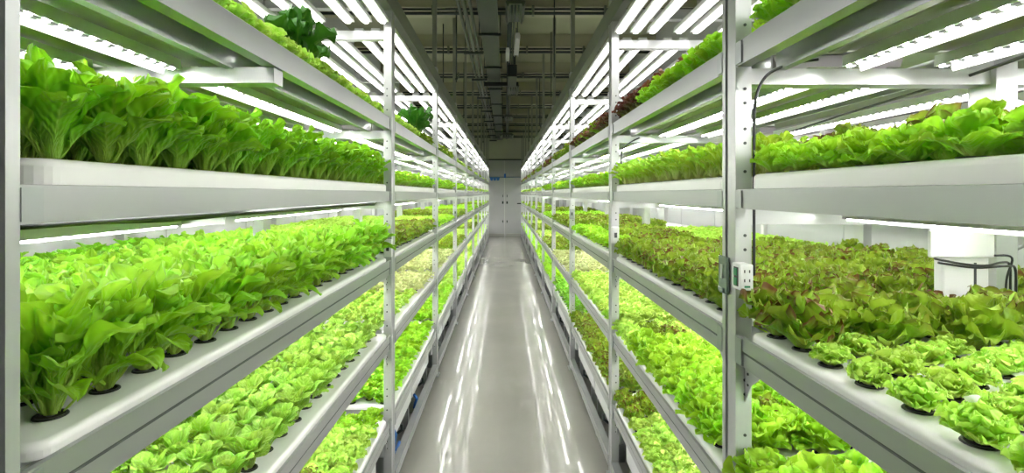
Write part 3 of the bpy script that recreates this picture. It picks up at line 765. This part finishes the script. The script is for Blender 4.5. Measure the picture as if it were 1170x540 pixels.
DESC = {'frilly_lettuce': 'lime frilly lettuce', 'green_lettuce': 'bright green loose lettuce', 'romaine_lettuce': 'tall light-green romaine', 'tall_lettuce': 'pale-stemmed upright lettuce',
        'swiss_chard': 'dark glossy chard', 'pak_choi': 'smooth spoon-leaved pak choi', 'red_lettuce': 'green red-tipped lettuce', 'purple_lettuce': 'dark purple lettuce',
        'curly_kale': 'dark curly kale', 'pale_endive': 'pale whitish endive', 'basil': 'small dark-green basil'}
CAT = {k: ('kale' if 'kale' in k else 'chard' if 'chard' in k else 'pak choi' if 'pak' in k else 'endive' if 'endive' in k else 'basil' if k == 'basil' else 'lettuce') for k in DESC}
GROUP = {k: DESC[k] + ' plants in the grow trays' for k in DESC}

def crop(side, b, li, row, y, u):
    """which crop stands here -> (kind, scale); u: a fixed random number of the spot"""
    near = row < 7
    if side == 'left':
        if li == 4:
            if b == 0:
                if row == 1 and 2.08 < y < 2.19: return 'curly_kale', 1.35
                return 'frilly_lettuce', 1.15
            if b == 1: return ('curly_kale', 1.4) if (row == 0 and 4.33 < y < 4.44) else (('frilly_lettuce', 1.2) if y < 4.3 else ('red_lettuce', .9))
            return ('frilly_lettuce', 1.2) if (b % 2) else ('red_lettuce', .9)
        if li == 3:
            if b == 0: return 'swiss_chard', 1.0 if row == 0 else .95
            return ('green_lettuce', 1.28) if b < 4 else ('frilly_lettuce', 1.5)
        if li == 2:
            if b == 0:
                if row >= 7: return ('basil', 1.25) if row < 11 else ('green_lettuce', 1.1)
                if row >= 4 and y > 2.35: return 'red_lettuce', 1.1
                return ('romaine_lettuce', 1.0 if row == 0 else .92) if row < 2 or y > 2.0 else ('romaine_lettuce', .86)
            if b == 1: return ('red_lettuce', 1.15) if row < 3 else ('frilly_lettuce', 1.4)
            if b == 2: return ('green_lettuce', 1.2) if row < 2 else ('frilly_lettuce', 1.3)
            return ('green_lettuce', 1.2) if b % 3 else ('red_lettuce', 1.0)
        if li == 1:
            if b == 0: return 'pak_choi', 1.05
            if b == 1: return ('frilly_lettuce', 1.0) if y < 4.1 else ('pale_endive', 1.1)
            if b == 2: return 'pale_endive', 1.1
            return ('red_lettuce', .85) if b % 2 else ('frilly_lettuce', 1.1)
        if b == 0: return ('red_lettuce', 1.1) if (0 < row < 3 and u < .2 and y < 2.5) else (('frilly_lettuce', 1.45) if y < 2.7 else ('green_lettuce', .95))
        return ('green_lettuce', 1.0) if b < 3 else ('frilly_lettuce', 1.1)
    if li == 4:
        if b == 0: return 'green_lettuce', 1.2
        if b == 1:
            if row == 0: return ('green_lettuce', 1.05) if y < 2.66 else ('purple_lettuce', 1.0)
            return ('green_lettuce', 1.2) if y < 2.05 else (('red_lettuce', 1.3) if u < .3 else ('purple_lettuce', 1.4))
        return ('purple_lettuce', .95) if (b % 2 == 0 and u < .7) else ('red_lettuce', 1.0)
    if li == 3:
        if b == 0: return ('green_lettuce', .92) if row == 0 else (('red_lettuce', 1.0) if u < .35 else ('frilly_lettuce', 1.3))
        if b == 1: return 'tall_lettuce', .92
        return ('green_lettuce', 1.2) if b < 5 else ('frilly_lettuce', 1.4)
    if li == 2:
        if b == 0:
            if row >= 7: return ('green_lettuce', 1.15) if y < 1.9 else ('red_lettuce', .9)
            return ('red_lettuce', 1.22) if y > 1.24 else ('frilly_lettuce', .90)
        if b == 1: return ('red_lettuce', 1.08) if (row < 9 or u < .5) else ('frilly_lettuce', 1.0)
        if b == 2: return ('green_lettuce', 1.05) if row < 2 else (('red_lettuce', 1.0) if row < 6 else ('frilly_lettuce', 1.1))
        return ('red_lettuce', 1.0) if b % 2 else ('green_lettuce', 1.0)
    if li == 1:
        if b == 0: return 'green_lettuce', 1.6
        if b == 1:
            if y > 2.72: return ('red_lettuce', 1.05) if (row in (1, 2) and y < 3.0) else ('frilly_lettuce', 1.35)
            return ('red_lettuce', 1.1) if (row > 1 and u < .08) else ('green_lettuce', 1.5)
        if b == 2: return ('frilly_lettuce', 1.4)
        if b == 3: return 'pale_endive', 1.15
        return ('frilly_lettuce', 1.1) if b % 2 else ('red_lettuce', .9)
    if b <= 1: return ('frilly_lettuce', 1.2) if y < 2.86 else ('red_lettuce', .85)
    if b == 2: return ('red_lettuce', .95)
    return ('basil', 1.3) if b == 3 else ('green_lettuce', 1.0)

def tray_crop(side, b, li, half):
    y0, y1 = tray_span(side, b)
    k, _ = crop(side, b, li, 0 if half == 0 else 8, (y0 + y1) / 2, .9)
    return DESC[k]

def all_spots():
    out = []
    for side, s in SIDES.items():
        nb = len(POSTS[side]) - 1
        for b in range(nb):
            for li in range(5):
                y0, y1 = tray_span(side, b, li)
                if side == 'right' and b == 0: y0 = -.1
                zl = RAIL_TOP[side][li] + LIFT[li]
                nrow = {4: 4, 3: 7, 2: 14, 1: 14, 0: 7}[li]
                if b >= 3: nrow = {4: 3, 3: 4, 2: 9, 1: 9, 0: 6}[li]
                if b >= 6: nrow = {4: 2, 3: 3, 2: 5, 1: 5, 0: 4}[li]
                for row in range(nrow):
                    if row < 7: x = ROW_X0[side] + row * ROW_D[side]
                    else:
                        x = 1.505 + (row - 7) * ROW_D[side]
                        if side == 'right' and li == 2 and b < 2 and row == 10: continue
                        if x > 2.11: continue
                    n = int((y1 - y0) / PITCH[side]) + 1
                    for j in range(n):
                        y = y1 - .055 - j * PITCH[side] - (.5 * PITCH[side] if row % 2 else 0)
                        if y < y0 + .04: continue
                        rg = random.Random((hash_(side) * 13 + b * 1009 + li * 131 + row * 17 + j * 7919) & 0xffffff)
                        rg.random(); u = rg.random()
                        kind, sc = crop(side, b, li, row, y, u)
                        out.append(dict(side=side, s=s, b=b, li=li, row=row, j=j, x=s * x + rg.uniform(-.004, .004), y=y + rg.uniform(-.004, .004), z=zl,
                                        rz=rg.uniform(0, 6.28), sc=sc * rg.uniform(.92, 1.08), kind=kind, var=rg.randrange(5), u=u,
                                        szf={'red_lettuce': 1.32, 'green_lettuce': 1.12, 'purple_lettuce': 1.15}.get(kind, 1.0), tx=rg.uniform(-.06, .06), ty=rg.uniform(-.06, .06)))
    return out

def rot(p):
    from mathutils import Euler
    return Euler((p['tx'], p['ty'], p['rz']))

def build_plants():
    spots = all_spots()
    if DEV:
        for i, p in enumerate(spots):
            o = link('p%05d' % i, whole_mesh(p['kind'], p['var'], 2 if p['y'] > 4 else 1))
            o.location = (p['x'], p['y'], p['z'] + .0006); o.rotation_euler = rot(p); o.scale = (p['sc'], p['sc'], p['sc'] * p['szf']); o.pass_index = i + 1
        return spots
    rest = {}
    for i, p in enumerate(spots):
        lvl = KEEP.get(i)
        if lvl is None: rest.setdefault(p['kind'], []).append(i); continue
        k = p['kind']
        rowname = 'aisle row' if p['row'] == 0 else NTH[p['row']] + ' row'
        lab = '%s, %s from far post, %s, %s, %s' % (DESC[k], NTH[p['j']], rowname, LEVEL_WORD[p['li']], bay_word(p['side'], p['b']))
        lod = 0 if p['y'] < 3.2 else 1
        if lvl == 2:
            t = empty(k, (p['x'], p['y'], p['z'] + .0006), lab, CAT[k], GROUP[k])
            f = link('foliage', foliage_mesh(k, p['var'], lod), t); f.rotation_euler = rot(p); f.scale = (p['sc'], p['sc'], p['sc'] * p['szf'])
            link('net_cup', cup_mesh(), t)
        else:
            o = link(k, whole_mesh(k, p['var'], lod)); tag(o, lab, CAT[k], GROUP[k])
            o.location = (p['x'], p['y'], p['z'] + .0006); o.rotation_euler = rot(p); o.scale = (p['sc'], p['sc'], p['sc'] * p['szf'])
    for k, ids in rest.items():
        Vs, Fs, A, C, T, MI = [], [], [], [], [], []; off = 0
        for i in ids:
            p = spots[i]
            if SHOWN and i not in SHOWN and p['y'] > 5.2: continue
            V, F, al, ac, ti = geo(k, p['var'], 1 if p['y'] < 3.4 else 2)
            R = np.array(rot(p).to_matrix(), np.float32)
            W = (V * np.array((p['sc'], p['sc'], p['sc'] * p['szf']), np.float32)) @ R.T + np.array((p['x'], p['y'], p['z'] + .0006), np.float32)
            Vs.append(W); Fs.append(F + off); off += len(W); A.append(al); C.append(ac); T.append(np.mod(ti + p['u'], 1)); MI.append(np.zeros(len(F), np.int32))
            if p['row'] < 2 and p['y'] < 9:
                Vs.append(CUPV8 + np.array((p['x'], p['y'], p['z'] + .0006), np.float32)); Fs.append(CUPF8 + off); off += len(CUPV8)
                z = np.zeros(len(CUPV8), np.float32); A.append(z); C.append(z); T.append(z); MI.append(np.ones(len(CUPF8), np.int32))
        if not Vs: continue
        me = np_mesh(k + '_crop_foliage', np.concatenate(Vs), np.concatenate(Fs), np.concatenate(A), np.concatenate(C), np.concatenate(T).astype(np.float32), [LM[k], M['cup']], np.concatenate(MI))
        o = link(k + '_crop_foliage', me); tag(o, 'remaining %s plants crowding the trays behind the separate ones' % DESC[k], CAT[k], None, 'stuff')
    return spots

build_trays(tray_crop)
light_bars()
SPOTS = build_plants()

# ------------------------------------------------------------------ small fittings
# socket and switch box on the nearest right upright
b = empty('socket_box', (.656, 1.478, 1.522), 'white socket and switch box on the nearest right upright', 'socket box')
mb = MB(); mb.box(-.018, .018, -.055, 0, -.036, .036); bevel(mb.build('box_body', M['white'], b), .004)
mb = MB(); mb.box(-.0195, -.018, -.042, -.016, -.026, .026); mb.build('switch_plate', M['dark'], b)
for z in (.013, -.013):
    mb = MB(); mb.box(-.0225, -.0195, -.038, -.020, z - .010, z + .010); bevel(mb.build('rocker_switch', M['green'], b), .001)
for z in (.017, -.008):
    mb = MB(); mb.box(-.008, -.0055, -.0565, -.055, z - .004, z + .004); mb.build('socket_slot', M['dark'], b)
    mb = MB(); mb.box(.0055, .008, -.0565, -.055, z - .004, z + .004); mb.build('socket_slot', M['dark'], b)
mb = MB(); mb.box(-.007, .008, -.0565, -.055, -.027, -.022); mb.build('indicator', M['green'], b)
# clear latch on the aisle face of the same upright
b = empty('door_latch', (.648, 1.543, 1.512), 'clear greenish plastic latch on the aisle face of the nearest right upright', 'latch')
mb = MB(); mb.box(-.010, 0, -.030, .030, -.055, .055); bevel(mb.build('latch_cover', M['latch'], b), .006, 3)
mb = MB(); mb.box(-.016, -.010, -.018, .018, -.048, -.036); bevel(mb.build('latch_lip', M['latch'], b), .002)
mb = MB(); mb.box(-.013, -.010, -.008, .008, -.01, .03); mb.build('latch_slide', M['bracket'], b)
# small switches further along
for (x, y, z, lab) in ((-.665, 3.005, 1.44, 'small white switch box on the second left upright'), (.665, 3.185, 1.50, 'small white switch box on the second right upright'), (.66, 5.21, 1.55, 'grey switch box on the third right upright'), (-.66, 7.00, 1.50, 'grey switch box on the fourth left upright')):
    b = empty('switch_box', (x, y, z), lab, 'switch box', 'small switch boxes on the uprights')
    mb = MB(); mb.box(-.022, .022, -.03, 0, -.05, .05); bevel(mb.build('box_body', M['white'] if 'white' in lab else M['bracket'], b), .004)
    mb = MB(); mb.box(-.008, .008, -.034, -.030, -.015, .015); mb.build('switch', M['dark'], b)
# cables
def cable(pts, r, label, mat='cable', name='power_cable'):
    from mathutils import Vector
    P = [Vector(p) for p in pts]; out = []
    for i in range(len(P) - 1):
        p0, p1, p2, p3 = P[max(i - 1, 0)], P[i], P[i + 1], P[min(i + 2, len(P) - 1)]
        for k in range(6):
            u = k / 6
            out.append(.5 * ((2 * p1) + (p2 - p0) * u + (2 * p0 - 5 * p1 + 4 * p2 - p3) * u * u + (3 * p1 - p0 - 3 * p2 + p3) * u ** 3))
    out.append(P[-1])
    mb = MB(); mb.tube([tuple(p) for p in out], r, 8)
    return tag(mb.build(name, M[mat]), label, 'cable')
cable([(.86, 1.44, 2.118), (.80, 1.465, 2.112), (.745, 1.474, 2.09), (.715, 1.476, 2.05), (.703, 1.476, 2.00), (.700, 1.476, 1.92), (.700, 1.476, 1.83), (.700, 1.476, 1.72), (.700, 1.476, 1.52)], .0042, 'black cable curving from the top shelf down the nearest right upright')
cable([(.82, 3.20, 2.09), (.76, 3.19, 2.06), (.715, 3.18, 2.02), (.704, 3.18, 1.96), (.704, 3.18, 1.86)], .0042, 'black cable drooping beside the second right upright')
cable([(-.84, .80, 1.700), (-.82, 1.05, 1.696), (-.80, 1.25, 1.690), (-.76, 1.45, 1.694), (-.75, 1.9, 1.694), (-.75, 2.5, 1.694), (-.75, 3.0, 1.690)], .008, 'thick black cable slung under the left rack fourth shelf')
cable([(-.745, .80, 1.70), (-.76, 1.2, 1.698), (-.75, 1.8, 1.698), (-.74, 2.4, 1.698), (-.74, 3.0, 1.698)], .006, 'thin black cable along the rail under the left rack fourth shelf')
cable([(1.18, .35, 2.085), (1.20, 1.0, 2.082), (1.35, 1.6, 2.088), (1.45, 2.3, 2.085), (1.62, 3.2, 2.085)], .005, 'black cable running under the right rack top shelf')
# junction column with cabling behind the nearest right bay
b = empty('service_column', (1.27, 1.475, 0), 'white boxed service column with cables between the right trays', 'column')
mb = MB(); mb.box(-.065, .063, -.03, .003, 1.30, 1.655); bevel(mb.build('column_body', M['white'], b), .005)
mb = MB(); mb.box(-.11, .065, -.045, -.031, 1.575, 1.650); bevel(mb.build('cover_plate', M['white'], b), .004)
mb = MB(); mb.box(.020, .026, -.032, -.029, 1.30, 1.56); mb.build('slot', M['dark'], b)
cable([(1.145, 1.40, 1.577), (1.205, 1.39, 1.565), (1.265, 1.385, 1.560), (1.315, 1.39, 1.568), (1.345, 1.40, 1.56), (1.357, 1.41, 1.50), (1.367, 1.42, 1.40)], .0032, 'black cable looped across the white service column')
cable([(1.155, 1.40, 1.566), (1.245, 1.392, 1.554), (1.325, 1.39, 1.558), (1.360, 1.40, 1.55), (1.372, 1.41, 1.48), (1.390, 1.42, 1.40)], .0032, 'second black cable hanging right of the service column')
cable([(1.305, 1.40, 1.585), (1.342, 1.39, 1.580), (1.337, 1.40, 1.52), (1.342, 1.41, 1.42)], .0028, 'thin black cable dropping behind the service column', 'cable')
# thin white posts and braces at the wall behind the right trays
for x, y, lab in ((2.155, 2.64, 'thin white wall post with black clip behind the right trays'), (2.155, 4.4, 'thin white wall post near the second right upright')):
    b = empty('wall_post', (x, y, 0), lab, 'post', 'thin posts along the right wall')
    mb = MB(); mb.box(0, .03, -.02, .02, 0, 1.66); mb.build('post', M['white'], b)
    mb = MB(); mb.box(-.012, 0, -.02, .03, 1.60, 1.635); bevel(mb.build('clip', M['cable'], b), .003)
b = empty('diagonal_brace', (2.20, 2.05, 1.50), 'grey diagonal brace on the white wall behind the right trays', 'brace')
mb = MB(); mb.tube([(0, .42, -.10), (0, .30, -.04), (0, 0, .13)], .008, 8); mb.build('brace_rod', M['bracket'], b)
mb = MB(); mb.tube([(0, .30, -.04), (0, .30, -.14)], .012, 8); mb.build('lower_stub', M['post'], b)
for y in (.42, 0):
    mb = MB(); mb.box(-.012, .012, y - .015, y + .015, -.115 if y else .115, -.085 if y else .145); mb.build('clamp', M['cable'], b)
mb = MB(); mb.tube([(2.33, .6, 1.63), (2.33, 5.0, 1.63)], .022, 10)
tag(mb.build('wall_pipe', M['white']), 'white pipe along the wall above the right third shelf', 'pipe')
# nutrient tanks under the bottom shelves
for side, s in SIDES.items():
    for bb in range(0, 7):
        y0, y1 = tray_span(side, bb)
        if y0 < 0: continue
        zt = RAIL_TOP[side][0] - .080
        n = 2
        for q in range(n):
            a = y0 + (y1 - y0) * q / n + .02; c = y0 + (y1 - y0) * (q + 1) / n - .02
            t_ = empty('nutrient_tank', (s * .72, (a + c) / 2, 0), 'white nutrient tank panel low under the bottom shelf, %s half, %s' % (('near', 'far')[q], bay_word(side, bb)), 'tank', 'white nutrient tanks under the bottom shelves')
            hy = (c - a) / 2
            mb = MB(); mb.box(0, s * .55, -hy, hy, .155, zt - .005); bevel(mb.build('tank_body', M['tank'], t_), .012, 3)
            mb = MB(); mb.box(0, s * .06, -hy + .1, -hy + .14, 0, .155); mb.box(s * .06, s * .10, -hy + .1, -hy + .14, .02, .155); mb.build('leg', M['bracket'], t_)
            mb = MB(); mb.box(0, s * .06, hy - .14, hy - .1, 0, .155); mb.build('leg', M['bracket'], t_)
            if bb < 4:
                mb = MB(); mb.tube([(-s * .012, 0, .17), (-s * .012, 0, .13), (s * .03, 0, .10), (s * .10, 0, .10)], .011, 8); mb.build('drain_pipe', M['pipe'], t_)
# blue hoses under the second left bay
for i, (y, lab) in enumerate(((3.26, 'blue hose loop hanging low behind the second left upright'), (4.05, 'small blue hose end further along the left floor rail'))):
    mb = MB(); x = -.70
    mb.tube([(x, y, .30 - .1 * i), (x + .015, y + .03, .24 - .08 * i), (x, y + .05, .17 - .05 * i), (x - .005, y + .03, .12 - .03 * i), (x, y + .10, .10 - .03 * i), (x + .01, y + .17, .13 - .03 * i)], .011, 8)
    tag(mb.build('blue_hose', M['blue']), lab, 'hose')


# ------------------------------------------------------------------ world, camera, view
w = bpy.data.worlds.new('World'); scene.world = w; w.use_nodes = True
w.node_tree.nodes['Background'].inputs['Color'].default_value = (.8, .85, .8, 1); w.node_tree.nodes['Background'].inputs['Strength'].default_value = .02
cam = bpy.data.cameras.new('camera'); co = bpy.data.objects.new('camera', cam); COL.objects.link(co)
co.location = (0, 0, CAMH); co.rotation_euler = (rad(90), 0, 0)
cam.sensor_width = 36; cam.lens = 36 * 600 / 1170; cam.shift_x = 8 / 1170; cam.shift_y = -49 / 1170; cam.clip_start = .02
scene.camera = co
vs = scene.view_settings
scene.display_settings.display_device = 'sRGB'
vs.view_transform = 'Standard'; vs.look = 'None'; vs.gamma = 1; vs.use_curve_mapping = False
vs.exposure = 1.14
cy = scene.cycles
cy.use_denoising = True
cy.max_bounces = 8; cy.diffuse_bounces = 5; cy.glossy_bounces = 4; cy.transmission_bounces = 4
cy.sample_clamp_indirect = 6
cy.caustics_reflective = False; cy.caustics_refractive = False
